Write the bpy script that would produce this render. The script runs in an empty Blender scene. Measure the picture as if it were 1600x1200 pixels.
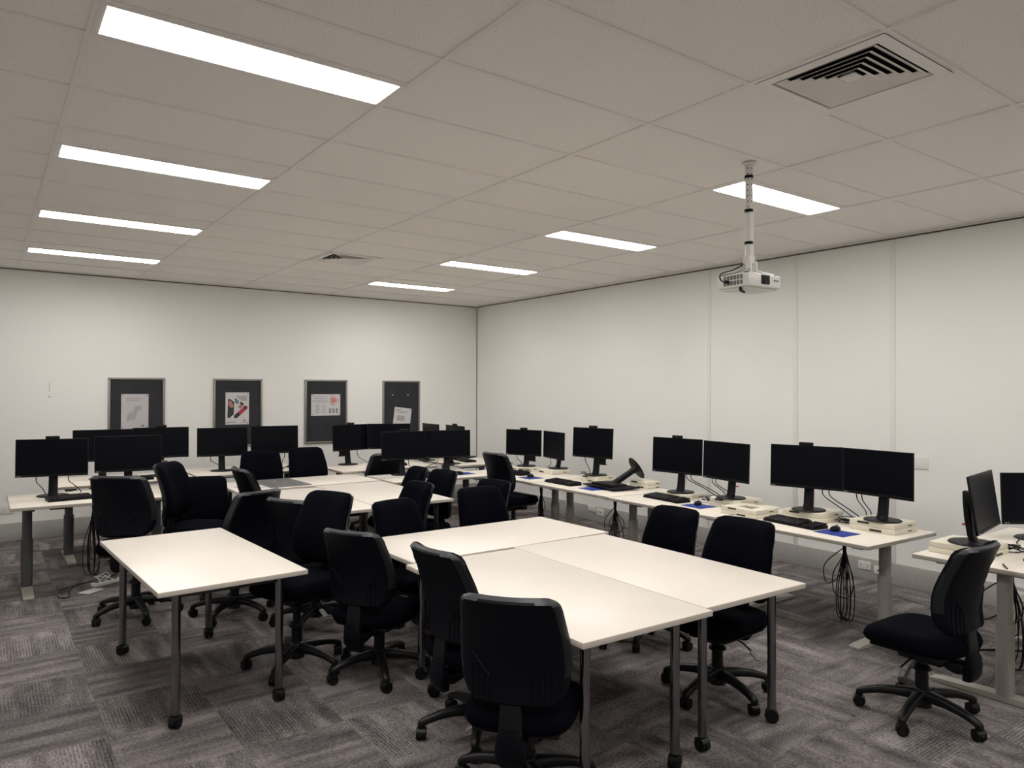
import bpy, bmesh, math, random
from mathutils import Vector, Matrix, Euler
R = math.radians
random.seed(7)
SC = bpy.context.scene
COL = SC.collection

# ------------------------------------------------------------------ materials
def new_mat(name):
    m = bpy.data.materials.new(name); m.use_nodes = True
    nt = m.node_tree
    b = nt.nodes['Principled BSDF']
    return m, nt, b

def srgb(r, g, b):
    f = lambda c: (c/12.92 if c <= .04045 else ((c+.055)/1.055)**2.4)
    return (f(r/255), f(g/255), f(b/255), 1)

def noise(nt, scale, detail=2.0, coord='Object', stretch=(1, 1, 1)):
    tc = nt.nodes.new('ShaderNodeTexCoord'); mp = nt.nodes.new('ShaderNodeMapping')
    mp.inputs['Scale'].default_value = stretch
    nt.links.new(tc.outputs[coord], mp.inputs[0])
    n = nt.nodes.new('ShaderNodeTexNoise'); n.inputs['Scale'].default_value = scale; n.inputs['Detail'].default_value = detail
    nt.links.new(mp.outputs[0], n.inputs['Vector'])
    return n

def ramp(nt, src, stops):
    r = nt.nodes.new('ShaderNodeValToRGB')
    while len(r.color_ramp.elements) < len(stops): r.color_ramp.elements.new(.5)
    for e, (p, c) in zip(r.color_ramp.elements, stops): e.position = p; e.color = c
    nt.links.new(src, r.inputs[0])
    return r

def mix(c, k): return (min(c[0]*k, 1), min(c[1]*k, 1), min(c[2]*k, 1), 1)

def plain(name, col, rough=.5, metal=0.0, var=.06, nscale=30, bump=0.0, bscale=400, spec=None, stretch=(1, 1, 1)):
    m, nt, b = new_mat(name)
    n = noise(nt, nscale, 3, stretch=stretch)
    r = ramp(nt, n.outputs['Fac'], [(.3, mix(col, 1-var)), (.7, mix(col, 1+var))])
    nt.links.new(r.outputs[0], b.inputs['Base Color'])
    b.inputs['Roughness'].default_value = rough; b.inputs['Metallic'].default_value = metal
    if spec is not None: b.inputs['Specular IOR Level'].default_value = spec
    if bump:
        n2 = noise(nt, bscale, 2)
        bp = nt.nodes.new('ShaderNodeBump'); bp.inputs['Strength'].default_value = bump; bp.inputs['Distance'].default_value = .002
        nt.links.new(n2.outputs['Fac'], bp.inputs['Height']); nt.links.new(bp.outputs[0], b.inputs['Normal'])
    return m

M = {}
M['wall'] = plain('wall_paint', (.85, .848, .822, 1), .75, var=.015, nscale=.8, bump=.05, bscale=250)
M['seam'] = plain('wall_strip', (.80, .795, .77, 1), .6, var=.01)
M['gap'] = plain('shadow_gap', (.10, .095, .09, 1), .8)
M['skirt'] = plain('grey_vinyl_skirting', (.40, .39, .37, 1), .55, var=.05)
M['grid'] = plain('ceiling_grid_paint', (.86, .835, .795, 1), .6, var=.01)
M['top'] = plain('white_laminate', (.86, .80, .73, 1), .38, var=.012, nscale=6)
M['top_edge'] = plain('laminate_edge', (.60, .55, .49, 1), .5, var=.02)
M['desk'] = plain('pale_woodgrain_laminate', (.80, .745, .66, 1), .42, var=.05, nscale=5, stretch=(1, 22, 1))
M['desk_edge'] = plain('desk_edge_band', (.42, .385, .335, 1), .5, var=.04)
M['fabric'] = plain('black_navy_fabric', (.0020, .0025, .0052, 1), .95, var=.25, nscale=300, bump=.25, bscale=900, spec=.05)
M['shell'] = plain('black_moulded_plastic', (.0012, .0017, .0050, 1), .5, var=.1, nscale=60, bump=.06, bscale=700, spec=.16)
M['shell_edge'] = plain('satin_edge_with_painted_light', (.011, .012, .015, 1), .42, var=.05, spec=.35)  # bevel lighter than the shell, caught light put into the colour
M['shell_lip'] = plain('satin_lip_with_painted_light', (.050, .053, .060, 1), .40, var=.05, spec=.5)  # paler copy for the top bevel, light from above painted in
M['plastic'] = plain('black_plastic', (.004, .0042, .0055, 1), .42, var=.1, spec=.32)
M['rubber'] = plain('black_rubber', (.0035, .0035, .004, 1), .6, var=.1, spec=.25)
M['greyplastic'] = plain('grey_plastic', (.22, .22, .22, 1), .4)
M['chrome'] = plain('brushed_steel_tube', (.25, .25, .26, 1), .14, metal=1.0, var=.05, nscale=8, stretch=(8, 8, .4))
M['deskleg'] = plain('grey_powder_coat', (.30, .285, .26, 1), .42, var=.03, bump=.03)
M['shadedleg'] = plain('shaded_grey_powder_coat', (.075, .077, .082, 1), .45, var=.03)  # darker copy of the grey leg coat, shade put into the colour
M['footmetal'] = plain('pale_grey_powder_coat', (.40, .375, .34, 1), .42, var=.03)
M['frame_dark'] = plain('dark_steel', (.03, .03, .032, 1), .5)
M['screen'] = plain('matte_black_screen', (.0012, .0018, .0042, 1), .36, var=.05, nscale=3, spec=.12)
M['bezel'] = plain('monitor_plastic', (.003, .0034, .005, 1), .45, var=.08, spec=.2)
M['keys'] = plain('key_caps', (.004, .004, .005, 1), .5, spec=.25)
M['logo'] = plain('pale_logo_ink', (.45, .46, .48, 1), .5)
M['cable'] = plain('black_cable', (.004, .004, .005, 1), .5, spec=.25)
M['whitecable'] = plain('white_cable', (.75, .74, .72, 1), .5)
M['cream'] = plain('cream_plastic', (.74, .70, .58, 1), .45, var=.02)
M['slot'] = plain('dark_slot', (.012, .012, .012, 1), .7)
M['white'] = plain('white_plastic', (.78, .77, .73, 1), .4, var=.01)
M['white2'] = plain('projector_white', (.74, .73, .70, 1), .4, var=.01)
M['vent_grey'] = plain('grille_grey', (.16, .16, .16, 1), .6)
M['ventwhite'] = plain('vent_enamel', (.86, .83, .79, 1), .45, var=.01)
M['duct'] = plain('duct_interior', (.030, .030, .036, 1), .9)
M['blue'] = plain('blue_mouse_mat', (.010, .035, .26, 1), .7, var=.05)
M['red'] = plain('red_plastic', (.55, .02, .03, 1), .4)
M['boardgrey'] = plain('charcoal_pinboard_felt', (.026, .0262, .031, 1), .9, var=.22, nscale=5, bump=.2, bscale=500)
M['alu'] = plain('board_frame_aluminium', (.27, .265, .245, 1), .42, metal=.55, var=.04)
M['paper'] = plain('white_paper', (.62, .61, .62, 1), .7, var=.015)
M['paper2'] = plain('greyish_paper', (.52, .50, .52, 1), .7, var=.03, nscale=8)
M['ink'] = plain('grey_print', (.17, .17, .19, 1), .7)
M['inkfaint'] = plain('faint_print', (.40, .37, .38, 1), .7)
M['ink_dark'] = plain('dark_print', (.035, .034, .04, 1), .7, var=.3, nscale=40)
M['ink_red'] = plain('red_print', (.42, .045, .07, 1), .7, var=.3, nscale=60)
M['ink_pink'] = plain('pink_print', (.66, .27, .26, 1), .7)
M['ink_skin'] = plain('skin_print', (.42, .21, .16, 1), .7, var=.3, nscale=50)
M['ink_teal'] = plain('blue_grey_print', (.15, .19, .22, 1), .7)
M['greymat'] = plain('grey_felt_mat', (.13, .128, .13, 1), .85, var=.12, nscale=120)
M['greymat_edge'] = plain('grey_felt_edge', (.22, .215, .21, 1), .8)
M['lens'] = plain('lens_glass', (.006, .006, .010, 1), .08, spec=.8)
M['silver'] = plain('silver_metal', (.42, .42, .42, 1), .3, metal=1.0)
M['yellow'] = plain('pale_yellow_note', (.62, .60, .18, 1), .7)
M['mark'] = plain('wall_scuff', (.42, .40, .37, 1), .8)

# ceiling tile: speckled mineral fibre
m, nt, b = new_mat('mineral_fibre_ceiling_tile')
n = noise(nt, 150, 3)
r = ramp(nt, n.outputs['Fac'], [(.33, (.70, .68, .64, 1)), (.42, (.90, .872, .828, 1)), (.7, (.92, .892, .848, 1))])
nt.links.new(r.outputs[0], b.inputs['Base Color']); b.inputs['Roughness'].default_value = .9
M['tile'] = m

EM = 27.0
# light diffuser (gives off light)
m, nt, b = new_mat('lit_diffuser')
b.inputs['Base Color'].default_value = (.8, .8, .8, 1)
b.inputs['Emission Color'].default_value = (1.0, .965, .925, 1)
b.inputs['Emission Strength'].default_value = EM
M['lit'] = m

# carpet tiles: half-metre squares laid quarter turned, ribbed and streaked
m, nt, b = new_mat('quarter_turned_carpet_tiles')
N, L = nt.nodes, nt.links
tc = N.new('ShaderNodeTexCoord')
def math_(op, a, bb=None, c=None):
    n = N.new('ShaderNodeMath'); n.operation = op
    for i, v in enumerate((a, bb, c)):
        if v is None: continue
        if isinstance(v, (int, float)): n.inputs[i].default_value = v
        else: L.new(v, n.inputs[i])
    return n.outputs[0]
sx = N.new('ShaderNodeSeparateXYZ'); L.new(tc.outputs['Object'], sx.inputs[0])
T = .5
ix = math_('FLOOR', math_('DIVIDE', sx.outputs[0], T)); iy = math_('FLOOR', math_('DIVIDE', sx.outputs[1], T))
par = math_('MODULO', math_('ADD', math_('ADD', ix, iy), 400), 2)
cid = N.new('ShaderNodeCombineXYZ'); L.new(ix, cid.inputs[0]); L.new(iy, cid.inputs[1])
wn = N.new('ShaderNodeTexWhiteNoise'); wn.noise_dimensions = '3D'; L.new(cid.outputs[0], wn.inputs['Vector'])
# along / across coordinates
def sel(a, bb): return math_('ADD', math_('MULTIPLY', a, par), math_('MULTIPLY', bb, math_('SUBTRACT', 1, par)))
ac = sel(sx.outputs[0], sx.outputs[1]); al = sel(sx.outputs[1], sx.outputs[0])
def pnoise(fa, fl, detail, off):
    c = N.new('ShaderNodeCombineXYZ')
    L.new(math_('MULTIPLY', ac, fa), c.inputs[0]); L.new(math_('MULTIPLY', al, fl), c.inputs[1])
    L.new(math_('ADD', math_('MULTIPLY', wn.outputs['Value'], 37.0), off), c.inputs[2])
    n = N.new('ShaderNodeTexNoise'); n.inputs['Scale'].default_value = 1; n.inputs['Detail'].default_value = detail
    L.new(c.outputs[0], n.inputs['Vector']); return n.outputs['Fac']
band = pnoise(13, 1.8, 3, 0)            # broad streaks
blot = pnoise(5, 4, 3, 9)              # blocks where ribs stand out
fine = pnoise(240, 60, 1, 3)           # pile
rib = math_('SINE', math_('MULTIPLY', ac, 2*math.pi/.0165))
rib = math_('MULTIPLY', math_('ADD', rib, 1), .5)
msk = N.new('ShaderNodeMapRange'); msk.interpolation_type = 'SMOOTHSTEP'; msk.inputs['From Min'].default_value = .52; msk.inputs['From Max'].default_value = .72
L.new(math_('ADD', blot, math_('MULTIPLY', wn.outputs['Value'], .22)), msk.inputs['Value'])
ribm = math_('MULTIPLY', rib, msk.outputs[0])
v = math_('ADD', math_('MULTIPLY', band, .75), math_('MULTIPLY', math_('SUBTRACT', wn.outputs['Value'], .5), .16))
v = math_('ADD', v, math_('MULTIPLY', math_('SUBTRACT', fine, .5), .75))
v = math_('SUBTRACT', v, math_('MULTIPLY', ribm, .17))
cr = ramp(nt, v, [(.08, (.050, .045, .047, 1)), (.36, (.165, .149, .149, 1)), (.62, (.35, .318, .312, 1))])
L.new(cr.outputs[0], b.inputs['Base Color'])
b.inputs['Roughness'].default_value = .95; b.inputs['Specular IOR Level'].default_value = .1
bp = N.new('ShaderNodeBump'); bp.inputs['Strength'].default_value = .5; bp.inputs['Distance'].default_value = .004
L.new(v, bp.inputs['Height']); L.new(bp.outputs[0], b.inputs['Normal'])
M['carpet'] = m

# ------------------------------------------------------------------ mesh builder
class MB:
    def __init__(s): s.bm = bmesh.new(); s.mats = []
    def mi(s, mat):
        if mat not in s.mats: s.mats.append(mat)
        return s.mats.index(mat)
    def _add(s, t, mat, mtx=None):
        i = s.mi(mat)
        for f in t.faces: f.material_index = i
        if mtx is not None: bmesh.ops.transform(t, matrix=mtx, verts=t.verts)
        bmesh.ops.recalc_face_normals(t, faces=t.faces)
        me = bpy.data.meshes.new('tmp'); t.to_mesh(me); t.free()
        s.bm.from_mesh(me); bpy.data.meshes.remove(me)
        return s
    def box(s, c, d, mat, bev=0.0, rot=None, seg=2):
        t = bmesh.new(); bmesh.ops.create_cube(t, size=1)
        bmesh.ops.scale(t, vec=Vector(d), verts=t.verts)
        if bev: bmesh.ops.bevel(t, geom=t.edges[:], offset=bev, segments=seg, affect='EDGES', profile=.5)
        mtx = Matrix.Translation(Vector(c)) @ (rot.to_matrix().to_4x4() if isinstance(rot, Euler) else (rot or Matrix.Identity(4)))
        return s._add(t, mat, mtx)
    def cyl(s, p0, p1, r0, mat, r1=None, n=20):
        p0, p1 = Vector(p0), Vector(p1); d = p1-p0
        t = bmesh.new(); bmesh.ops.create_cone(t, cap_ends=True, segments=n, radius1=r0, radius2=r0 if r1 is None else r1, depth=d.length)
        q = Vector((0, 0, 1)).rotation_difference(d.normalized())
        return s._add(t, mat, Matrix.Translation((p0+p1)/2) @ q.to_matrix().to_4x4())
    def lathe(s, prof, mat, n=24, mtx=None):
        t = bmesh.new(); rings = []
        for (r, z) in prof:
            if r < 1e-5: rings.append([t.verts.new((0, 0, z))])
            else: rings.append([t.verts.new((r*math.cos(2*math.pi*k/n), r*math.sin(2*math.pi*k/n), z)) for k in range(n)])
        for a, b2 in zip(rings, rings[1:]):
            for k in range(n):
                k2 = (k+1) % n
                if len(a) == 1 and len(b2) == 1: continue
                if len(a) == 1: t.faces.new((a[0], b2[k], b2[k2]))
                elif len(b2) == 1: t.faces.new((a[k], a[k2], b2[0]))
                else: t.faces.new((a[k], a[k2], b2[k2], b2[k]))
        if len(rings[0]) > 1: t.faces.new(rings[0])
        if len(rings[-1]) > 1: t.faces.new(rings[-1])
        return s._add(t, mat, mtx)
    def loft(s, secs, mat, mtx=None, closed=False):
        t = bmesh.new(); rings = [[t.verts.new(p) for p in sec] for sec in secs]
        n = len(rings[0])
        for a, b2 in zip(rings, rings[1:]):
            for k in range(n): t.faces.new((a[k], a[(k+1) % n], b2[(k+1) % n], b2[k]))
        t.faces.new(rings[0]); t.faces.new(rings[-1])
        return s._add(t, mat, mtx)
    def tube(s, pts, r, mat, n=7, smooth=6, r_end=None):
        P = [Vector(p) for p in pts]
        if smooth and len(P) > 2:
            Q = []
            for i in range(len(P)-1):
                a, b2, c, d = P[max(i-1, 0)], P[i], P[i+1], P[min(i+2, len(P)-1)]
                for k in range(smooth):
                    u = k/smooth
                    Q.append(.5*((2*b2)+(-a+c)*u+(2*a-5*b2+4*c-d)*u*u+(-a+3*b2-3*c+d)*u**3))
            Q.append(P[-1]); P = Q
        secs = []; ref = None
        for i, p in enumerate(P):
            tg = (P[min(i+1, len(P)-1)]-P[max(i-1, 0)]).normalized()
            if ref is None: ref = tg.orthogonal().normalized()
            ref = (ref-tg*ref.dot(tg))
            ref = ref.normalized() if ref.length > 1e-6 else tg.orthogonal().normalized()
            bi = tg.cross(ref)
            rr = r if r_end is None else r+(r_end-r)*i/(len(P)-1)
            secs.append([p+rr*(ref*math.cos(2*math.pi*k/n)+bi*math.sin(2*math.pi*k/n)) for k in range(n)])
        return s.loft(secs, mat)
    def prism(s, poly, z0, z1, mat, mtx=None):
        return s.loft([[(x, y, z0) for x, y in poly], [(x, y, z1) for x, y in poly]], mat, mtx)
    def sheet(s, front, back, mat):           # closed shell between two equal grids
        t = bmesh.new()
        A = [[t.verts.new(p) for p in row] for row in front]; B = [[t.verts.new(p) for p in row] for row in back]
        nr, nc = len(A), len(A[0])
        for i in range(nr-1):
            for j in range(nc-1):
                t.faces.new((A[i][j], A[i][j+1], A[i+1][j+1], A[i+1][j])); t.faces.new((B[i][j], B[i+1][j], B[i+1][j+1], B[i][j+1]))
        rim = [(0, j) for j in range(nc)]+[(i, nc-1) for i in range(1, nr)]+[(nr-1, j) for j in range(nc-2, -1, -1)]+[(i, 0) for i in range(nr-2, 0, -1)]
        for (a, b2), (c, d) in zip(rim, rim[1:]+rim[:1]): t.faces.new((A[a][b2], A[c][d], B[c][d], B[a][b2]))
        return s._add(t, mat)
    def quad(s, pts, mat):
        t = bmesh.new(); t.faces.new([t.verts.new(p) for p in pts])
        i = s.mi(mat)
        t.faces[:][0].material_index = i
        me = bpy.data.meshes.new('tmp'); t.to_mesh(me); t.free(); s.bm.from_mesh(me); bpy.data.meshes.remove(me)
        return s
    def mesh(s, name, angle=35):
        me = bpy.data.meshes.new(name); s.bm.to_mesh(me); s.bm.free()
        for m_ in s.mats: me.materials.append(M[m_])
        me.shade_smooth(); me.set_sharp_from_angle(angle=R(angle))
        return me
    def obj(s, name, parent=None, loc=(0, 0, 0), rot=(0, 0, 0), angle=35): return put(s.mesh(name, angle), name, parent, loc, rot)

def put(me, name, parent=None, loc=(0, 0, 0), rot=(0, 0, 0)):
    o = bpy.data.objects.new(name, me); COL.objects.link(o)
    o.location = loc; o.rotation_euler = rot; o.parent = parent
    return o

def tag(o, label, cat, group=None):
    o['label'] = label; o['category'] = cat
    if group: o['group'] = group
    return o

def thing(name, label, cat, loc=(0, 0, 0), rz=0.0, group=None):
    return tag(put(None, name, None, loc, (0, 0, rz)), label, cat, group)

def struct(o, label=None):
    o['kind'] = 'structure'
    if label: o['label'] = label
    return o

def text_mesh(body, size, mat, depth=.0006):
    cu = bpy.data.curves.new('lettering', 'FONT'); cu.body = body; cu.size = size; cu.extrude = depth; cu.align_x = 'LEFT'
    o = bpy.data.objects.new('lettering', cu); COL.objects.link(o)
    dg = bpy.context.evaluated_depsgraph_get(); dg.update()
    me = bpy.data.meshes.new_from_object(o.evaluated_get(dg))
    bpy.data.objects.remove(o); bpy.data.curves.remove(cu)
    me.materials.clear(); me.materials.append(M[mat])
    return me

# ------------------------------------------------------------------ room
CEIL = 3.032; XR = 6.43; YB = 9.79; XL = -2.09; YF = -2.6
OX, OY = .3126, 3.159         # ceiling grid origin: T-bars at OX+1.2c, OY+.6r
struct(MB().box(((XL+XR)/2, (YF+YB)/2, -.05), (XR-XL+.3, YB-YF+.3, .1), 'carpet').obj('floor'), 'grey quarter-turned carpet tile floor')
struct(MB().box(((XL+XR)/2, YB+.06, CEIL/2+.06), (XR-XL+.4, .12, CEIL+.32), 'wall').obj('wall_back'), 'off-white painted back wall behind the pin boards')
struct(MB().box((XR+.06, (YF+YB)/2, CEIL/2+.06), (.12, YB-YF+.4, CEIL+.32), 'wall').obj('wall_right'), 'off-white panelled wall behind the long row of desks')
struct(MB().box((XL-.06, (YF+YB)/2, CEIL/2+.06), (.12, YB-YF+.4, CEIL+.32), 'wall').obj('wall_left'))
struct(MB().box(((XL+XR)/2, YF-.06, CEIL/2+.06), (XR-XL+.4, .12, CEIL+.32), 'wall').obj('wall_front'))

LIGHTS = [(0, k) for k in range(4)]+[(3, k) for k in range(4)]
VENTS = [(2, -3), (2, 6)]
holes = []
for c, k in LIGHTS: holes.append((OX+1.2*c, OY-.3+1.8*k, OX+1.2*c+1.2, OY+1.8*k))
for c, r_ in VENTS: holes.append((OX+1.2*c, OY+.6*r_, OX+1.2*c+.6, OY+.6*r_+.6))
xs = [XL]+[OX+.6*i for i in range(-3, 11)]+[XR]
ys = [YF]+[OY+.3*i for i in range(-19, 23)]+[YB]
mb = MB(); t = bmesh.new(); vv = {}
def gv(x, y):
    k = (round(x, 4), round(y, 4))
    if k not in vv: vv[k] = t.verts.new((x, y, CEIL+.008))
    return vv[k]
for x0, x1 in zip(xs, xs[1:]):
    for y0, y1 in zip(ys, ys[1:]):
        cx, cy = (x0+x1)/2, (y0+y1)/2
        if any(h[0] < cx < h[2] and h[1] < cy < h[3] for h in holes): continue
        t.faces.new((gv(x0, y0), gv(x0, y1), gv(x1, y1), gv(x1, y0)))
mb._add(t, 'tile')
co = mb.obj('ceiling'); struct(co, 'suspended ceiling of beige speckled tiles')
for p in co.data.polygons:
    if p.normal.z > 0: p.flip()
struct(MB().box(((XL+XR)/2, (YF+YB)/2, CEIL+.34), (XR-XL+.4, YB-YF+.4, .1), 'duct').obj('ceiling_slab'), 'dark slab above the suspended ceiling')
# T-bar grid
mb = MB()
def inhole(x0, y0, x1, y1):
    return any(h[0]+.02 < (x0+x1)/2 < h[2]-.02 and h[1]+.02 < (y0+y1)/2 < h[3]-.02 for h in holes)
Wb = .024
for c in range(-2, 6):
    x = OX+1.2*c
    if XL < x < XR: mb.box((x, (YF+YB)/2, CEIL+.004), (Wb, YB-YF, .008), 'grid')
for i in range(-9, 12):
    y = OY+.6*i
    for c in range(-3, 6):
        x0, x1 = max(OX+1.2*c+Wb/2, XL), min(OX+1.2*c+1.2-Wb/2, XR)
        if x1 > x0 and YF < y < YB: mb.box(((x0+x1)/2, y, CEIL+.0045), (x1-x0, Wb, .007), 'grid')
for c, k in LIGHTS: mb.box((OX+1.2*c+.6, OY-.3+1.8*k, CEIL+.0045), (1.2-Wb, Wb, .007), 'grid')
for c, r_ in VENTS: mb.box((OX+1.2*c+.6, OY+.6*r_+.3, CEIL+.0045), (Wb, .6-Wb, .007), 'grid')
struct(mb.obj('trim_1'), 'painted metal T-bar grid of the suspended ceiling')
# wall angles + shadow gaps
struct(MB().box((XR-.012, (YF+YB)/2, CEIL+.001), (.024, YB-YF, .008), 'grid').box((XR-.003, (YF+YB)/2, CEIL-.009), (.006, YB-YF, .012), 'gap').obj('trim_2'), 'ceiling edge angle and dark shadow line along the right wall')
struct(MB().box(((XL+XR)/2, YB-.012, CEIL+.001), (XR-XL-.06, .024, .008), 'grid').box(((XL+XR)/2, YB-.003, CEIL-.009), (XR-XL-.06, .006, .012), 'gap').obj('trim_3'), 'ceiling edge angle and dark shadow line along the back wall')
for i, y in enumerate((5.157, 4.109, 3.168)):
    struct(MB().box((XR-.004, y, (CEIL+.19)/2-.01), (.008, .045, CEIL-.23), 'seam', .002).obj('trim_%d' % (4+i)), 'vertical joint strip between white wall panels')
struct(MB().box((XR-.004, YB-.004, (CEIL+.19)/2), (.007, .007, CEIL-.23), 'gap').obj('trim_7'), 'thin dark corner joint between back and right walls')
struct(MB().box((XR-.009, (YF+YB)/2, .095), (.018, YB-YF, .19), 'skirt', .004).obj('baseboard_right'), 'grey vinyl skirting along the right wall')
struct(MB().box(((XL+XR)/2, YB-.009, .10), (XR-XL-.05, .018, .20), 'skirt', .004).obj('baseboard_back'), 'grey vinyl skirting along the back wall')

# ceiling lights
fr = MB()
for (x, y, w, d) in ((0, -.135, 1.196, .026), (0, .135, 1.196, .026), (-.583, 0, .026, .244), (.583, 0, .026, .244)): fr.box((x, y, .004), (w, d, .012), 'ventwhite', .002)
for (x, y, w, d) in ((0, -.15, 1.2, .004), (0, .15, 1.2, .004), (-.6, 0, .004, .3), (.6, 0, .004, .3)): fr.box((x, y, .056), (w, d, .088), 'ventwhite')
fr = fr.mesh('frame')
df = MB(); df.box((0, 0, .010), (1.142, .246, .006), 'lit', .001)
df = df.mesh('diffuser')
hs = MB(); hs.box((0, 0, .102), (1.2, .3, .006), 'ventwhite'); hs = hs.mesh('housing')
names = ['nearest', 'second nearest', 'third nearest', 'farthest']
for c, k in LIGHTS:
    row = 'left-hand ceiling row' if c == 0 else 'right-hand ceiling row, toward the panelled wall'
    lab = ['%s lit strip light of the %s' % (names[k], row)][0]
    if c == 3 and k == 0: lab = 'lit strip light just behind the hanging projector pole'
    t_ = thing('ceiling_light', lab, 'ceiling light', (OX+1.2*c+.6, OY-.15+1.8*k, CEIL), 0, 'recessed strip lights in the ceiling')
    put(fr, 'frame', t_); put(df, 'diffuser', t_); put(hs, 'housing', t_)

# ceiling diffusers
def square_ring(mb, ro, ri, zo, zi, mat):
    s = lambda r_, z: [(-r_, -r_, z), (r_, -r_, z), (r_, r_, z), (-r_, r_, z)]
    mb.loft2 = None
    t = bmesh.new()
    rings = [[t.verts.new(p) for p in q] for q in (s(ro, zo), s(ri, zi), s(ri, zi+.002), s(ro, zo+.002))]
    for a, b2 in zip(rings, rings[1:]+rings[:1]):
        for k in range(4): t.faces.new((a[k], a[(k+1) % 4], b2[(k+1) % 4], b2[k]))
    mb._add(t, mat)
vf = MB(); square_ring(vf, .288, .235, -.004, -.004, 'ventwhite'); square_ring(vf, .235, .230, -.004, .012, 'ventwhite'); vf = vf.mesh('frame', 20)
vl = []
for k in range(5):
    mbv = MB(); ro = .222-.036*k; square_ring(mbv, ro, ro-.031, -.002, .016, 'ventwhite'); vl.append(mbv.mesh('louvre', 20))
mbv = MB(); mbv.box((0, 0, .006), (.07, .07, .004), 'ventwhite', .001); square_ring(mbv, .036, .02, .005, .02, 'ventwhite'); vc = mbv.mesh('centre_plate')
mbv = MB()
for (x, y, w, d) in ((0, -.291, .585, .004), (0, .291, .585, .004), (-.291, 0, .004, .585), (.291, 0, .004, .585)): mbv.box((x, y, .14), (w, d, .27), 'duct')
mbv.box((0, 0, .275), (.59, .59, .006), 'duct'); vb = mbv.mesh('duct_box')
for (c, r_), lab in zip(VENTS, ('large square air vent above, near the projector pole', 'small far square air vent between the two light rows')):
    t_ = thing('air_vent', lab, 'air vent', (OX+1.2*c+.3, OY+.6*r_+.3, CEIL), 0, 'square louvred ceiling vents')
    put(vf, 'frame', t_)
    for me in vl: put(me, 'louvre', t_)
    put(vc, 'centre_plate', t_); put(vb, 'duct_box', t_)

# ------------------------------------------------------------------ projector
P = thing('projector', 'white projector hanging from a ceiling pole', 'projector', (3.65, 2.637, CEIL))
P.scale = (.93, .93, .955)
MB().lathe([(0, 0), (.042, 0), (.042, -.006), (.03, -.010), (.03, -.012), (0, -.012)][::-1], 'white2').obj('ceiling_plate', P)
pm = MB(); pm.cyl((0, 0, -.008), (0, 0, -.62), .0235, 'white2', n=28)
for k in range(9):
    for a in (200, 262):
        ca, sa = math.cos(R(a)), math.sin(R(a))
        if k < 7 or a == 200: pm.cyl((ca*.021, sa*.021, -.035-.034*k), (ca*.0240, sa*.0240, -.035-.034*k), .0042, 'slot', n=8)
pm.cyl((.013, -.012, -.30), (.013, -.012, -.585), .0135, 'white2', n=16)
pole = pm.obj('pole', P)
for z in (-.085, -.295, -.495): MB().cyl((0, 0, z-.009), (0, 0, z+.009), .0265, 'rubber', n=28).obj('cable_tie', P)
br = MB(); br.box((0, 0, -.60), (.06, .05, .05), 'white2', .004).box((-.03, -.02, -.645), (.012, .04, .07), 'white2', .003).box((.03, -.02, -.645), (.012, .04, .07), 'white2', .003)
br.box((0, 0, -.685), (.10, .08, .014), 'white2', .003)
for s_ in (-1, 1): br.tube([(s_*.03, -.02, -.66), (s_*.07, -.05, -.68), (s_*.13, -.09, -.693)], .006, 'silver').tube([(s_*.03, .02, -.66), (s_*.07, .06, -.68), (s_*.13, .09, -.693)], .006, 'silver')
br.obj('mounting_bracket', P)
pb = MB()
pb.box((0, 0, -.742), (.315, .245, .082), 'white2', .014, seg=3)
pb.box((0, 0, -.788), (.27, .20, .012), 'white2', .004)
for sx_ in (-.13, .13):
    for sy_ in (-.09, .09): pb.cyl((sx_, sy_, -.702), (sx_, sy_, -.694), .012, 'slot', n=12)
pb.obj('body', P, rot=(0, 0, R(-4)))
lp = MB(); lp.box((.005, -.122, -.735), (.075, .014, .056), 'slot', .004)
lp.cyl((.005, -.125, -.735), (.005, -.134, -.735), .026, 'plastic', n=24).cyl((.005, -.133, -.735), (.005, -.1345, -.735), .019, 'lens', n=24)
lp.obj('lens', P, rot=(0, 0, R(-4)))
gv_ = MB()
for k in range(6):
    for j in range(2): gv_.box((-.1578, -.075+.026*k, -.722-.033*j), (.002, .020, .026), 'vent_grey')
gv_.obj('grille', P, rot=(0, 0, R(-4))); gv_ = MB()
for k in range(7): gv_.cyl((.157, -.06+.013*k, -.72-.006*(k % 2)), (.1585, -.06+.013*k, -.72-.006*(k % 2)), .008, 'vent_grey', n=8)
gv_.obj('grille', P, rot=(0, 0, R(-4)))
lm = text_mesh('EPSON', .016, 'ink'); put(lm, 'logo', P, (.072, -.1305, -.742), (R(90), 0, R(-4)))
pc = MB(); pc.tube([(-.012, .02, -.60), (-.03, .03, -.63), (-.10, .05, -.665), (-.19, .055, -.69), (-.225, .05, -.72), (-.215, .04, -.745), (-.19, .035, -.748)], .0045, 'cable')
pc.box((-.178, .035, -.748), (.035, .022, .02), 'plastic', .004); pc.obj('power_lead', P)
pc = MB(); pc.tube([(-.10, .0, -.79), (-.075, -.02, -.803), (-.10, -.035, -.812), (-.13, -.04, -.80)], .0045, 'cable'); pc.box((-.143, -.045, -.797), (.036, .016, .020), 'plastic', .004, Euler((0, R(25), R(20)))); pc.obj('dangling_lead', P)
MB().tube([(.02, 0, -.012), (.027, -.004, -.05), (.022, -.008, -.085), (.026, -.008, -.18), (.025, -.01, -.29), (.027, -.01, -.40), (.024, -.008, -.5), (.02, -.01, -.59)], .0035, 'cable').obj('pole_lead', P)

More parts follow.
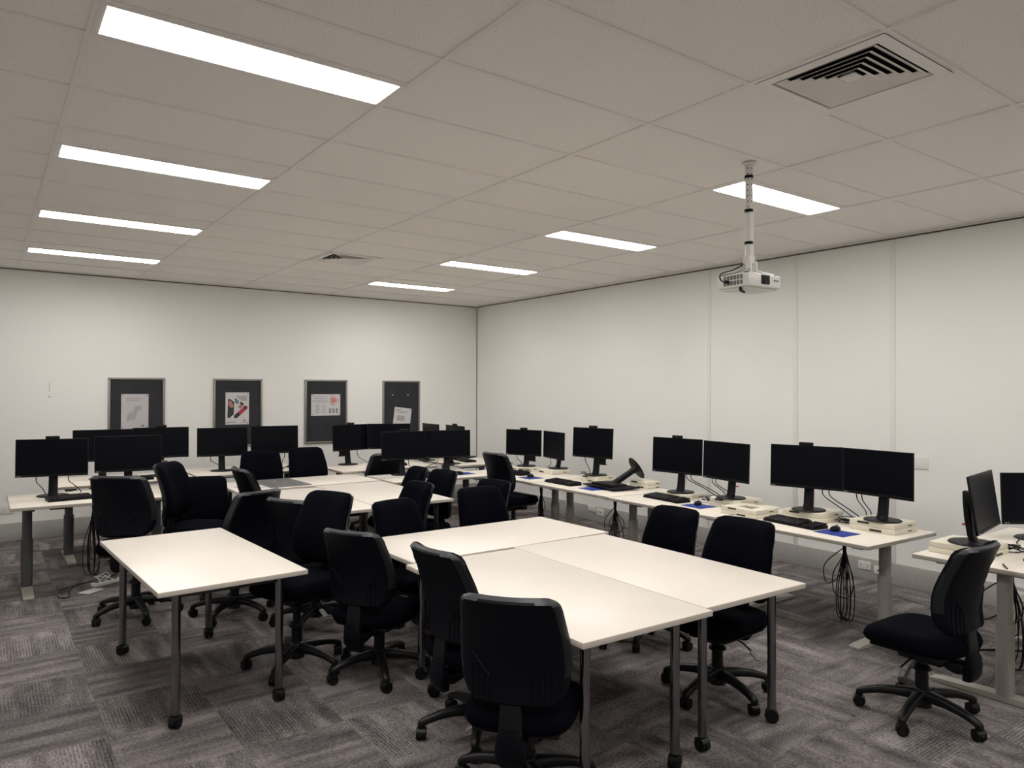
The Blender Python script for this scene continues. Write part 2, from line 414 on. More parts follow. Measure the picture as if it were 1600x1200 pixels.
# ------------------------------------------------------------------ chairs
def interp(tab, x):
    for (x0, y0), (x1, y1) in zip(tab, tab[1:]):
        if x <= x1:
            u = max(0, (x-x0)/(x1-x0)); u = u*u*(3-2*u)*.5+u*.5
            return y0+(y1-y0)*u
    return tab[-1][1]
XC = [(0, -.222), (.1, -.212), (.2, -.220), (.3, -.248), (.38, -.280), (.46, -.312)]
HW = [(0, .185), (.08, .213), (.16, .224), (.25, .220), (.35, .206), (.46, .190)]
ZB, HB = .50, .45
def back_grid(grow, offs, rows, xfun):
    G = []
    for h in rows:
        hw = interp(HW, h)+grow
        rt, rb = .045, .075
        if HB-h < rt: hw = hw-rt+math.sqrt(max(0, rt*rt-(rt-(HB-h))**2))
        if h < rb: hw = hw-rb+math.sqrt(max(0, rb*rb-(rb-h)**2))
        row = []
        for e in offs:
            y = -hw+2*hw*e if not isinstance(e, tuple) else (-hw+e[1] if e[0] < 0 else hw-e[1])
            edge = min(hw-abs(y), HB-h, h)
            row.append((xfun(h, y, edge), y, ZB+h))
        G.append(row)
    return G
rows = [0, .004, .014, .03, .055, .09, .14, .19, .24, .29, .34, .375, .405, .425, .437, .446, .45]
offs = [0, .02, .06, .13, .22, .32, .42, .5, .58, .68, .78, .87, .94, .98, 1]
cx_ = lambda h, y: interp(XC, h)+.046*(y/.2)**2
cush = MB().sheet(back_grid(0, offs, rows, lambda h, y, e: cx_(h, y)+.052*(1-math.exp(-max(e, 0)/.022))), back_grid(0, offs, rows, lambda h, y, e: cx_(h, y)-.001), 'fabric').mesh('backrest_cushion', 60)
srows = [0, .004, .012, .022, .045, .075, .12, .17, .22, .27, .32, .36, .395, .418, .4285, .438, .45]
soffs = [(-1, 0), (-1, .008), (-1, .021), .12, .2, .3, .4, .5, .6, .7, .8, .88, (1, .021), (1, .008), (1, 0)]
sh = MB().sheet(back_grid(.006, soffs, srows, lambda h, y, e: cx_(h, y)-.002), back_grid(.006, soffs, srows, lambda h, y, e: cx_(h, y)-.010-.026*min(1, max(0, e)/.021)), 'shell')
for f in sh.bm.faces:                                     # satin bevel of the shell, overhead light painted into it, palest on top
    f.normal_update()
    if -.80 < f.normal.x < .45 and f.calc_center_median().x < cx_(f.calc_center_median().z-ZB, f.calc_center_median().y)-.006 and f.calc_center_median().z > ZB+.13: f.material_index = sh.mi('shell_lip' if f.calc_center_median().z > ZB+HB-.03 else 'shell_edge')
for s_ in (-1, 1):                                        # stepped ribs low on the shell
    for k in range(4):
        y = s_*(.085+.026*k); top = .12+.03*k if k < 3 else .15
        pts = [(cx_(h, y)-.0365, y, ZB+h) for h in (.02, .06, .10, top)]
        sh.tube(pts, .0038, 'shell', n=6, smooth=2)
        if k < 3: sh.tube([(cx_(top, y)-.0365, y, ZB+top), (cx_(top+.03, y+s_*.026)-.0365, y+s_*.026, ZB+top+.025)], .0045, 'shell', n=6, smooth=0)
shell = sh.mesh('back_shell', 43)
def superell(ax, ay, n, k, cx0=0): 
    out = []
    for i in range(k):
        a = 2*math.pi*i/k; c, s_ = math.cos(a), math.sin(a)
        out.append((cx0+ax*math.copysign(abs(c)**(2/n), c), ay*math.copysign(abs(s_)**(2/n), s_)))
    return out
def seat_mesh():
    k = 48; secs = []
    for (sc_, z) in ((.0, 0), (.90, .0), (.955, .008), (.99, .024), (1.0, .042), (.985, .060), (.94, .076), (.86, .084), (.6, .088), (.3, .088), (.0, .086)):
        ring = superell(.245*max(sc_, .02), 0.230*max(sc_, .02), 3.6, k)
        secs.append([(x, y, z-.030*max(0, (x-.08)/.16)**2*(1 if z > .04 else .35)+.012*(abs(y)/.24)**3*(z > .07)) for x, y in ring])
    return MB().loft(secs, 'fabric').mesh('seat', 50)
seat = seat_mesh()
mm = MB(); mm.box((0, 0, -.012), (.36, .36, .024), 'plastic', .008).box((-.02, 0, -.05), (.22, .15, .06), 'plastic', .012)
mm.box((.06, -.10, -.045), (.07, .05, .06), 'plastic', .010).box((-.16, 0, -.06), (.12, .09, .04), 'plastic', .01)
mech = mm.mesh('tilt_mechanism')
lv = MB(); lv.tube([(-.02, .05, -.045), (-.01, .14, -.055), (.0, .215, -.085)], .005, 'plastic'); lv.box((.004, .238, -.103), (.030, .062, .012), 'greyplastic', .005, Euler((R(-35), 0, 0))); lever = lv.mesh('height_lever')
bb = MB()
def rsec(c, w, d, ang):
    pts = []
    for (x, y) in superell(d/2, w/2, 4, 16): pts.append((c[0]+x*math.cos(ang), y, c[1]+x*math.sin(ang)))
    return pts
bb.loft([rsec((-.13, -.075), .07, .03, R(95)), rsec((-.18, -.085), .08, .035, R(95)), rsec((-.222, -.075), .09, .040, R(45)), rsec((-.240, -.02), .10, .034, R(8)), rsec((-.238, .06), .095, .030, 0), rsec((-.233, .13), .085, .022, 0)], 'plastic')
bb.loft([rsec((-.225, -.125), .050, .026, 0), rsec((-.230, -.119), .09, .045, 0), rsec((-.240, -.095), .120, .052, 0), rsec((-.246, -.05), .122, .052, 0), rsec((-.248, -.005), .110, .042, 0), rsec((-.248, .025), .07, .028, 0)], 'shell')
backbar = bb.mesh('back_support')
gl = MB(); gl.cyl((0, 0, -.28), (0, 0, -.07), .0235, 'plastic').cyl((0, 0, -.27), (0, 0, -.10), .0240, 'plastic'); gas = gl.mesh('gas_rod')
gs = MB(); gs.lathe([(0, .06), (.046, .06), (.048, .13), (.040, .15), (.032, .155), (.031, .235), (.034, .245), (.048, .250), (.048, .256), (.034, .275), (.030, .278), (0, .278)], 'plastic'); sleeve = gs.mesh('gas_sleeve')
sb = MB()
for k in range(5):
    a = 2*math.pi*k/5; secs = []
    for (rr, z, w, h) in ((.02, .112, .060, .060), (.06, .118, .058, .056), (.13, .116, .050, .046), (.20, .107, .045, .040), (.255, .092, .042, .036), (.288, .080, .040, .036), (.306, .072, .034, .030), (.310, .066, .026, .020)):
        ring = []
        for (y, zz) in superell(w/2, h/2, 3, 12): ring.append((rr*math.cos(a)-y*math.sin(a), rr*math.sin(a)+y*math.cos(a), z+zz))
        secs.append(ring)
    sb.loft(secs, 'plastic')
    sb.cyl((.292*math.cos(a), .292*math.sin(a), .080), (.292*math.cos(a), .292*math.sin(a), .056), .017, 'plastic', n=14)
star = sb.mesh('star_base', 45)
def caster_mesh(rw):
    c_ = MB()
    prof = [(math.cos(R(a))*(rw+.004), math.sin(R(a))*(rw+.004)) for a in range(-15, 196, 15)]
    c_.loft([[(x, y_, z+rw) for x, z in prof] for y_ in (-.008, .008)], 'plastic')
    c_.loft([[(x, y_, z+rw) for x, z in [(p[0]*1.02, p[1]*1.02) for p in prof[3:-3]]] for y_ in (-.023, .023)], 'plastic')
    c_.cyl((.006, 0, rw), (.006, 0, rw*2+.012), .008, 'plastic', n=10)
    w_ = MB()
    for s_ in (-1, 1): w_.cyl((0, s_*.009, rw), (0, s_*.022, rw), rw, 'rubber', n=20).cyl((0, s_*.021, rw), (0, s_*.0235, rw), rw*.6, 'plastic', n=14)
    return c_.mesh('caster'), w_.mesh('wheel')
cas, whl = caster_mesh(.027)

def chair(label, hub, face, zt, base=0.0, seed=0):
    """hub = column on the floor, face = heading of the seat in degrees, zt = height of the top of the back"""
    rnd = random.Random(seed)
    zs = min(max(zt-.475, .40), .575); db = zt-.475-zs
    root = thing('office_chair', label, 'chair', (hub[0], hub[1], 0), R(face), 'black task chairs around the tables and desks')
    up = zs-.086                                       # underside of the seat cushion
    put(seat, 'seat', root, (0, 0, up)); put(mech, 'tilt_mechanism', root, (0, 0, up)); put(lever, 'height_lever', root, (0, 0, up))
    put(gas, 'gas_rod', root, (0, 0, up)); put(backbar, 'back_support', root, (0, 0, up+db*.5))
    z = zt-(ZB+HB)
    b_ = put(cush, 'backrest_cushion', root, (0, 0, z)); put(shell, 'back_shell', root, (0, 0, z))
    put(sleeve, 'gas_sleeve', root); br_ = base-face
    put(star, 'star_base', root, (0, 0, 0), (0, 0, R(br_)))
    for k in range(5):
        a = R(br_+72*k)
        c_ = put(cas, 'caster', root, (.292*math.cos(a), .292*math.sin(a), 0), (0, 0, rnd.uniform(0, 6.28)))
        put(whl, 'wheel', c_)
    return root

CHAIRS = [
 ('chair closest to the camera, seen from behind at the near corner of the front table', (1.853, 2.442), 39, .90, -22),
 ('chair on the left of the big front table, directly beyond the closest chair', (1.997, 3.00), 3, .95, 160),
 ('chair turned sideways at the far left corner of the big front table', (1.92, 3.972), 28, .90, 180),
 ('chair with high back and seat under the right edge of the small separate table', (1.555, 4.355), -159, 1.03, 154),
 ('chair with grey lip directly behind the high-backed chair right of the small table', (1.945, 5.06), 23, .94, 10),
 ('chair seen from behind past the far right corner of the small table', (1.53, 5.62), 112, .955, 225),
 ('chair showing its shell edge left of the middle table, near the grey mat', (2.03, 6.30), 2, 1.03, 15),
 ('left one of two chairs behind the middle table, before the back desks', (2.43, 7.86), -101, 1.01, 40),
 ('right one of two chairs behind the middle table, before the back desks', (2.98, 7.80), -87, 1.03, 20),
 ('chair tucked behind the pair of monitors beyond the middle table', (3.80, 7.995), 94, .955, 60),
 ('farther chair on the right side of the middle table, before the wide monitor pair', (3.34, 6.585), 176, .90, -54),
 ('nearer chair on the right side of the middle table, before the wide monitor pair', (3.34, 6.03), 186, .915, 54),
 ('chair at the near right end of the middle table, its back covering the table corner', (2.68, 5.33), 184, .92, 5),
 ('left one of two chairs facing across the far side of the big front table', (2.48, 4.52), -76, .885, 33),
 ('right one of two chairs facing across the far side of the big front table', (3.215, 4.62), -93, .905, 0),
 ('chair seen from behind at the farthest right-row desk, its seat under the desk', (4.715, 6.44), 4, 1.02, 66),
 ('chair whose back top just peeks above the others left of the right desk row', (3.53, 5.42), 190, .865, 30),
 ('chair with wrinkled back seen from behind at the front left sit-stand desk', (.93, 6.03), 55, 1.075, 203),
 ('chair turned sideways with a leaning back beside the front left desk', (1.45, 6.38), -38, 1.08, 50),
 ('chair mostly hidden behind the leaning chair, only its top lip showing', (1.71, 7.82), 0, 1.0, 36),
 ('chair facing the camera right behind the small table, between the leaning and lipped chairs', (1.64, 7.17), -110, .845, 0),
 ('farther of two chairs on the right side of the big front table', (3.68, 3.44), 182, .865, 60),
 ('nearer of two chairs on the right side of the big front table', (3.32, 2.605), 183, .94, -31),
 ('lone chair at the right edge with its whole five-star base in view', (3.945, 1.80), 89, .945, -100),
]
for i, c_ in enumerate(CHAIRS): chair(*c_, seed=i)

# ------------------------------------------------------------------ folding tables
TL, TW, TZ = 1.52, .748, .715
tt = MB(); tt.box((0, 0, -.0130), (TW, TL, .024), 'top_edge', .0015); tt.box((0, 0, -.0015), (TW-.003, TL-.003, .0026), 'top', .0008); ttop = tt.mesh('tabletop')
rl = MB()
for s_ in (-1, 1): rl.box((s_*.262, 0, -.05), (.03, TL-.30, .035), 'frame_dark', .003).box((0, s_*(TL/2-.12), -.05), (.52, .03, .035), 'frame_dark', .003)
rail = rl.mesh('under_frame')
tl = MB(); tl.cyl((0, 0, .070), (0, 0, TZ-.027), .0215, 'chrome', n=28).cyl((0, 0, TZ-.034), (0, 0, TZ-.0255), .045, 'frame_dark', n=24); tleg = tl.mesh('leg')
tcas, twhl = caster_mesh(.031)
def table(label, c, rz, z=TZ, group='white folding tables on castors', seed=0):
    rnd = random.Random(seed)
    t_ = thing('folding_table', label, 'table', (c[0], c[1], 0), R(rz), group)
    put(ttop, 'tabletop', t_, (0, 0, z)); put(rail, 'under_frame', t_, (0, 0, z))
    for sx_ in (-1, 1):
        for sy_ in (-1, 1):
            l = put(tleg, 'leg', t_, (sx_*(TW/2-.112), sy_*(TL/2-.12), z-TZ))
            cc = put(tcas, 'caster', l, (0, 0, 0), (0, 0, rnd.uniform(0, 6.28)))
            cc.location.z = TZ-z
    return t_
# wheels of the table castors are moulded into the castor body
bmw = bmesh.new(); bmw.from_mesh(tcas); n0 = len(tcas.materials)
tcas.materials.append(M['rubber']); bw = bmesh.new(); bw.from_mesh(twhl)
for f in bw.faces: f.material_index = n0
tmp = bpy.data.meshes.new('tmp'); bw.to_mesh(tmp); bw.free(); bmw.from_mesh(tmp); bmw.to_mesh(tcas); bmw.free(); bpy.data.meshes.remove(tmp)
table('small separate white table standing alone at the left front', (1.018, 4.566), 2.6, seed=1)
table('near left table of the big front cluster, a chair at its near corner', (2.262, 2.846), -1.5, seed=2)
table('near right table of the big front cluster, two chairs on its right', (3.015, 2.866), -1.5, seed=3)
table('crosswise far table of the big front cluster', (2.72, 4.016), 90.4, seed=4)
table('left lengthwise table of the middle cluster behind the small table', (2.30, 6.25), -1.5, seed=5)
table('right lengthwise table of the middle cluster, its corner pointing at the big front table', (3.06, 6.34), -1.5, seed=6)
table('crosswise far table of the middle cluster carrying the grey mat', (2.71, 7.525), 91, seed=7)

# ------------------------------------------------------------------ sit-stand desks
def desk(label, c, rz, z, L=1.24, D=.86, legs='deskleg', group='white sit-stand desks', grommet=True):
    """local: x = length, y = depth (front edge at -y)"""
    t_ = thing('sit_stand_desk', label, 'desk', (c[0], c[1], 0), R(rz), group)
    mb = MB(); mb.box((0, 0, z-.0130), (L, D, .024), 'desk_edge', .0015); mb.box((0, 0, z-.0015), (L-.004, D-.004, .0026), 'desk', .0008); mb.obj('desktop', t_)
    mb = MB(); mb.box((0, 0, z-.045), (L-.30, .08, .035), 'frame_dark', .003)
    for s_ in (-1, 1): mb.box((s_*(L/2-.13), 0, z-.038), (.075, D-.18, .026), legs, .003)
    mb.obj('under_frame', t_)
    for s_ in (-1, 1):
        x = s_*(L/2-.13)
        lg = MB(); lg.loft([[(x+px, py, zz) for px, py in superell(.036, .036, 2.6, 24)] for zz in (.34, z-.05)], legs)
        lg.loft([[(x+px, py, zz) for px, py in superell(.044, .042, 2.6, 24)] for zz in (.034, .43)], legs)
        l = lg.obj('leg', t_)
        ft = MB(); ft.loft([[(x-w, y, 0.004), (x+w, y, 0.004), (x+w, y, h), (x-w, y, h)] for (y, w, h) in ((-D/2+.05, .036, .018), (-D/2+.10, .038, .026), (-.06, .04, .036), (.06, .04, .036), (D/2-.12, .038, .026), (D/2-.07, .036, .018))], 'footmetal' if legs == 'deskleg' else 'footmetal')
        for yy in (-D/2+.10, D/2-.12): ft.cyl((x, yy, 0), (x, yy, .01), .02, 'plastic', n=12)
        ft.obj('foot', l)
    mb = MB(); mb.box((-L/2+.33, -D/2+.05, z-.032), (.13, .035, .016), 'plastic', .003); mb.obj('height_control', t_)
    return t_
desk('nearest whole desk of the right row, with two big monitors and a blue mat', (5.000, 3.00), -92.0, .70)
desk('second desk of the right row, behind the two right-hand chairs of the front table', (5.075, 4.262), -92.0, .70)
desk('third desk of the right row, with the toppled monitor', (5.142, 5.515), -92.0, .70)
desk('farthest desk of the right row, beside the chair with its seat under it', (5.20, 6.815), -92.0, .70, L=1.32)
desk('desk at the right edge of the picture, behind the lone chair', (5.10, 1.625), 180, .74, L=1.42, D=.86)
desk('front left sit-stand desk with shade-darkened legs', (.80, 7.325), 0, .75, L=1.25, D=.86, legs='shadedleg')
desk('back left desk behind the front left desk, below the first pin board', (1.195, 8.48), 0, .76, L=1.25, D=.86, legs='shadedleg')
desk('back desk below the second pin board', (2.48, 8.68), 0, .755, L=1.24, D=.86, legs='shadedleg')
desk('back desk below the third pin board, with a keyboard', (3.965, 8.30), 0, .745, L=1.24, D=.86, legs='shadedleg')
desk('desk beyond the middle table carrying the wide monitor pair', (4.115, 7.235), -1.5, .715, L=1.22, D=.74, legs='shadedleg')
desk('desk in the far right corner whose monitors show their backs', (5.36, 8.52), 90, .72, L=1.22, D=.84, legs='shadedleg')

# ------------------------------------------------------------------ monitors
PW, PH = .54, .325
pn = MB(); pn.box((-.006, 0, 0), (.012, PW, PH), 'bezel', .003); pn.box((-.022, 0, -.02), (.030, PW*.62, PH*.62), 'bezel', .012); pn.box((.0012, 0, -PH/2+.011), (.003, PW-.004, .018), 'bezel', .001)
panel = pn.mesh('panel')
sc_ = MB(); sc_.box((.0002, 0, .009), (.0016, PW-.012, PH-.028), 'screen'); screen = sc_.mesh('screen')
cam_ = MB(); cam_.box((-.008, 0, PH/2+.012), (.026, .105, .026), 'bezel', .006).cyl((.005, 0, PH/2+.013), (.0062, 0, PH/2+.013), .006, 'lens', n=12); webcam = cam_.mesh('webcam')
bs = MB(); bs.lathe([(0, 0), (.122, 0), (.125, .004), (.118, .010), (.06, .013), (0, .013)], 'bezel', n=36); sbase = bs.mesh('stand_base')
tb = MB(); tb.box((-.03, 0, 0), (.03, .006, .012), 'red', .002); tabm = tb.mesh('cable_clip')
logo = text_mesh('lenovo', .011, 'logo')
def neck_mesh(h):
    nk = MB(); nk.loft([[(x+px, py, z) for px, py in superell(d/2, w/2, 5, 16)] for (x, z, w, d) in ((-.035, .008, .078, .040), (-.05, .05, .072, .036), (-.066, h*.6, .068, .034), (-.073, h, .066, .034), (-.074, h+.05, .064, .032))], 'bezel')
    nk.box((-.048, 0, h), (.06, .09, .09), 'bezel', .008)
    return nk.mesh('stand_neck')
MON = []
def monitor(label, pc, yaw, zbase, tilt=2.5, web=False, clip=False, logo_back=False, bracket=0, group='black desk monitors'):
    """pc = centre of the panel, yaw = heading the screen faces, zbase = what the foot stands on"""
    f = Vector((math.cos(R(yaw)), math.sin(R(yaw)), 0))
    t_ = thing('monitor', label, 'monitor', (pc[0]-f.x*.02, pc[1]-f.y*.02, zbase), R(yaw), group)
    h = pc[2]-zbase
    put(sbase, 'stand_base', t_, (-.045, 0, 0))
    put(neck_mesh(h), 'stand_neck', t_)
    p_ = put(panel, 'panel', t_, (.02, 0, h), (0, R(-tilt), 0))
    put(screen, 'screen', p_, (.0005, 0, 0))
    if logo_back: put(logo, 'logo', p_, (-.0125, .25, PH/2-.03), (R(90), 0, R(-90)))
    else: put(logo, 'logo', p_, (.0030, -PW/2+.012, -PH/2+.007), (R(90), 0, R(90)))
    if web: put(webcam, 'webcam', p_)
    if clip: put(tabm, 'cable_clip', t_, (-.06, .03, .10))
    if bracket:
        b_ = MB(); b_.box((-.03, bracket*.11, -PH/2-.03), (.03, .10, .07), 'bezel', .004).box((-.015, bracket*.15, -PH/2-.06), (.05, .05, .012), 'bezel', .003); b_.obj('pc_bracket', p_)
    MON.append((t_, pc, yaw, zbase)); return t_
D = .70
monitor('left monitor of the nearest right-row desk pair, with webcam on top', (5.06, 3.15, 1.11), -167, D+.075, web=True)
monitor('right monitor of the nearest right-row desk pair, near the blank wall plate', (5.075, 2.615, 1.11), -188, D+.075, .5)
monitor('webcam-topped left monitor of the second right-row desk', (5.15, 4.50, 1.09), -174, D+.05, 2, web=True)
monitor('right monitor of the second right-row desk, red clip on its stand', (5.085, 3.91, 1.09), -189, D+.075, 2, clip=True)
monitor('upright webcam-topped monitor beside the toppled one', (5.34, 5.85, 1.12), -170, D+.065, 3, web=True, bracket=1)
monitor('webcam-topped monitor at the far end of the right desk row', (5.50, 7.305, 1.03), -162, D+.03, 1, web=True, bracket=1)
monitor('monitor turned aside on the farthest right-row desk, showing a grey sheen', (5.53, 6.745, 1.03), -192, D+.05, 1, clip=True)
monitor('left monitor of the wide pair beyond the middle table, webcam on top', (3.885, 7.42, 1.053), -96, .715, 2.5, web=True)
monitor('right monitor of the wide pair beyond the middle table', (4.43, 7.36, 1.053), -110, .715, 2.5)
monitor('webcam-topped monitor overlapping the third pin board', (3.74, 8.56, 1.09), -78, .745, 3.5, web=True, bracket=-1)
monitor('monitor in front of the fourth pin board', (4.20, 8.44, 1.095), -112, .745, 2.8)
monitor('left monitor in front of the second pin board', (2.21, 8.63, 1.09), -97, .755, 3)
monitor('right monitor beside the second pin board', (2.775, 8.54, 1.10), -96, .755, 3)
monitor('webcam-topped monitor nearest the left edge of the picture', (.49, 7.46, 1.09), -100, .75, 2.5, web=True)
monitor('right monitor of the front left desk, partly behind the wrinkled chair', (1.075, 7.41, 1.10), -97, .75, 2.5)
monitor('left monitor of the back left pair below the first pin board', (1.00, 8.50, 1.11), -91, .76, 3)
monitor('right monitor of the back left pair, webcam on top', (1.535, 8.45, 1.12), -97, .76, 3, web=True)
monitor('side-on monitor of the right-edge desk, red clip on its stand', (4.665, 1.775, 1.055), -81, .805, 8, clip=True)
monitor('monitor cut by the right picture edge, facing the lone chair', (5.44, 1.735, 1.01), -126, .74, 3, web=True)
monitor('left far-corner monitor seen from behind', (5.03, 8.80, 1.06), -5, .72, 3, logo_back=True)
monitor('right far-corner monitor seen from behind, webcam on top', (5.04, 8.17, 1.06), -5, .72, 3, web=True, logo_back=True)

# toppled monitor on the third desk
t_ = thing('monitor', 'toppled monitor lying face down with its round foot in the air', 'monitor', (5.15, 5.365, D+.001), R(-8), 'black desk monitors')
p_ = put(panel, 'panel', t_, (0, 0, .016), (0, R(90), 0)); put(screen, 'screen', p_)
a0, a1 = Vector((.0, -.02, .03)), Vector((.255, -.08, .19)); d_ = (a1-a0).normalized()
side = d_.cross(Vector((0, 0, 1))).normalized(); upv = side.cross(d_)
nk = MB(); nk.loft([[a0+d_*(a1-a0).length*u+side*px*w+upv*py*w for px, py in superell(.038, .027, 4, 16)] for u, w in ((0, 1.05), (.1, 1), (.8, .95), (.93, 1.15), (1, 1.3))], 'bezel'); nk.box(a0-Vector((0, 0, .006)), (.17, .30, .034), 'bezel', .010); nk.obj('stand_neck', t_)
q = Vector((0, 0, 1)).rotation_difference(-d_)
put(sbase, 'stand_base', t_, a1+d_*.013, q.to_euler())

# ------------------------------------------------------------------ desk risers, keyboards, mice, mats
def riser(label, c, rz, z, s=(.30, .33, .074), open_top=False):
    """two stacked cream trays with finger slots; local -x is the front"""
    t_ = thing('monitor_riser', label, 'monitor riser', (c[0], c[1], z), R(rz), 'cream monitor risers on the desks')
    n = max(1, round(s[2]/.037)); h = s[2]/n
    for k in range(n):
        mb = MB(); zc = h*(k+.5)
        if open_top and k == n-1:
            for (x, y, w, d) in ((0, -s[1]*.36, s[0], s[1]*.28), (0, s[1]*.36, s[0], s[1]*.28), (-s[0]*.36, 0, s[0]*.28, s[1]*.44), (s[0]*.36, 0, s[0]*.28, s[1]*.44)): mb.box((x, y, zc), (w, d, h-.001), 'cream', .002)
            mb.box((0, 0, zc-h*.3), (s[0]*.46, s[1]*.46, h*.3), 'slot')
        else: mb.box((0, 0, zc), (s[0]-.004*(k % 2), s[1]-.004*(k % 2), h-.001), 'cream', .004)
        tr = mb.obj('tray', t_)
        sm = MB(); y0 = .06 if k == n-1 else -.03
        sm.box((-s[0]/2-.0005, y0, zc+(.004 if k else -.004)), (.002, .085, h*.36), 'slot').box((.05, -s[1]/2-.0005, zc-.004), (.05, .002, .006), 'slot')
        sm.obj('slot', tr)
    return t_
riser('cream two-tier riser under the right monitor of the nearest right-row desk', (5.19, 2.63), -2, D)
riser('cream two-tier riser under the left monitor of the nearest right-row desk', (5.19, 3.17), -2, D)
riser('low cream riser under the webcam-topped left monitor of the second desk', (5.24, 4.50), -2, D, (.28, .32, .049))
riser('cream riser under the red-clipped monitor of the second desk', (5.22, 3.90), -2, D, (.30, .33, .074))
riser('cream tray with a square opening in its top, between the first and second desks', (4.955, 3.575), -4, D, (.27, .34, .062), True)
riser('cream riser under the upright monitor beside the toppled one', (5.44, 5.87), -2, D, (.26, .30, .064))
riser('cream riser right behind the toppled monitor, nothing on it', (5.46, 5.19), -2, D, (.18, .26, .074))
riser('low cream riser under the turned-aside monitor', (5.52, 6.73), -2, D, (.27, .31, .049))
riser('flat cream tray under the monitor at the far end of the right desk row', (5.50, 7.27), -2, D, (.26, .29, .029))
riser('cream riser under the side-on monitor of the right-edge desk', (4.69, 1.875), 90, .74, (.30, .33, .064))

kb = MB(); kb.loft([[(x, y, z) for x, z in ((-.078, 0), (.078, 0), (.078, .024), (.06, .026), (-.07, .013), (-.078, .010))] for y in (-.228, .228)], 'bezel'); kbase = kb.mesh('case')
kk = MB(); kk.box((-.005, 0, .0185), (.135, .445, .003), 'bezel', 0, Euler((0, R(-5), 0)))
for r_ in range(6):
    n_ = 15 if r_ else 14
    xk = .058-.0245*r_+(.008 if r_ == 0 else 0)
    for k in range(21):
        if k in (15,) or (r_ == 5 and 3 < k < 9): continue
        kk.box((xk, .215-.0215*k, .0205+.0110*(xk+.07)/.13), (.018, .0165, .009), 'keys', rot=Euler((0, R(-5), 0)))
    if r_ == 5: kk.box((xk, .215-.0215*6, .0205+.0110*(xk+.07)/.13), (.018, .105, .009), 'keys', rot=Euler((0, R(-5), 0)))
keysm = kk.mesh('keys', 30)
def keyboard(label, c, rz, z):   # local +x points away from the typist
    t_ = thing('keyboard', label, 'keyboard', (c[0], c[1], z), R(rz), 'black computer keyboards')
    put(kbase, 'case', t_); put(keysm, 'keys', t_); return t_
keyboard('black keyboard left of the blue mat on the nearest right-row desk', (4.86, 3.115), -8, D)
keyboard('black keyboard in front of the monitors on the second right-row desk', (5.01, 4.50), -6, D)
keyboard('black keyboard beside the toppled monitor', (4.97, 5.905), -4, D)
keyboard('black keyboard on the farthest right-row desk', (5.07, 6.93), 2, D)
keyboard('black keyboard on the front left desk below the leftmost monitor', (.66, 7.20), 96, .75)
keyboard('black keyboard on the back left desk, seen under the monitor of the front left desk', (1.20, 8.28), 90, .76)
keyboard('black keyboard on the desk below the third pin board', (4.08, 8.22), 84, .745)
keyboard('black keyboard of the wide monitor pair, half hidden by chair backs', (4.10, 7.10), 88, .715)
keyboard('black keyboard on the far corner desk', (5.33, 8.42), 172, .72)
ms = MB(); ms.lathe([(0, 0), (.9, 0), (1, .25), (.92, .7), (.6, .97), (.25, 1.05), (0, 1.06)], 'bezel', n=24, mtx=Matrix.Diagonal((.055, .032, .032, 1)))
mousem = ms.mesh('shell'); mw = MB(); mw.cyl((.028, -.004, .031), (.028, .004, .031), .007, 'rubber', n=12); mwheel = mw.mesh('scroll_wheel')
def mouse(label, c, rz, z):
    t_ = thing('computer_mouse', label, 'mouse', (c[0], c[1], z+.0005), R(rz), 'black computer mice'); put(mousem, 'shell', t_); put(mwheel, 'scroll_wheel', t_); return t_
mpm = MB().box((0, 0, .0015), (.20, .23, .003), 'blue', .001).mesh('mouse_mat')
def mat_(label, c, rz, z):
    o = put(mpm, 'mouse_mat', None, (c[0], c[1], z), (0, 0, R(rz))); tag(o, label, 'mouse mat', 'blue mouse mats'); return o
mat_('blue mouse mat on the nearest right-row desk', (4.805, 2.755), -4, D)
mat_('blue mouse mat on the second right-row desk', (4.955, 4.085), -4, D)
mat_('blue mouse mat sticking out under the toppled monitor', (4.955, 5.42), -4, D)
mat_('blue mouse mat on the farthest right-row desk', (5.0, 6.50), -4, D)
mat_('blue mouse mat on the desk of the wide monitor pair', (4.52, 7.17), 88, .715)
mouse('black mouse on the blue mat of the nearest right-row desk', (4.865, 2.80), 10, D+.003)
mouse('black mouse on the blue mat of the second right-row desk', (4.99, 4.12), 30, D+.003)
mouse('black mouse on the blue mat of the farthest right-row desk', (5.02, 6.53), 20, D+.003)
mouse('black mouse left on the blue mat of the wide monitor pair', (4.45, 7.13), 100, .718)
mouse('black mouse on the desk below the second pin board', (2.40, 8.42), 90, .755)
cup = MB().lathe([(0, 0), (.032, 0), (.033, .004), (.033, .085), (.030, .085), (.030, .006), (0, .006)], 'silver').obj('metal_cup', None, (5.40, 6.06, D+.0003)); tag(cup, 'small silver cup near the upright monitor on the third desk', 'cup')

# ------------------------------------------------------------------ cables
def cable(label, pts, r=.004, mat='cable', name='cable', group='black cables on the desks'):
    o = MB().tube(pts, r, mat, n=6, smooth=6).obj(name); tag(o, label, 'cable', group); return o
def drop(label, mon, side, end, sag=.06, r=.004):
    t_, pc, yaw, zb = mon
    f = Vector((math.cos(R(yaw)), math.sin(R(yaw)), 0)); rt = Vector((-f.y, f.x, 0))
    a = Vector(pc)-f*.03+rt*side*.12-Vector((0, 0, .15)); e = Vector(end)
    mpt = (a+e)/2-f*.05; mpt.z = min(a.z, e.z)+abs(a.z-e.z)*.35
    cable(label, [a, a-Vector((0, 0, .06))-f*.01, mpt, e+Vector((0, 0, .012))-(e-a)*.15*Vector((1, 1, 0)).length/1.4*0, e], r)
drop('black cable drooping from the left monitor of the nearest right-row desk', MON[0], 1.4, (5.415, 2.90, D+.004))
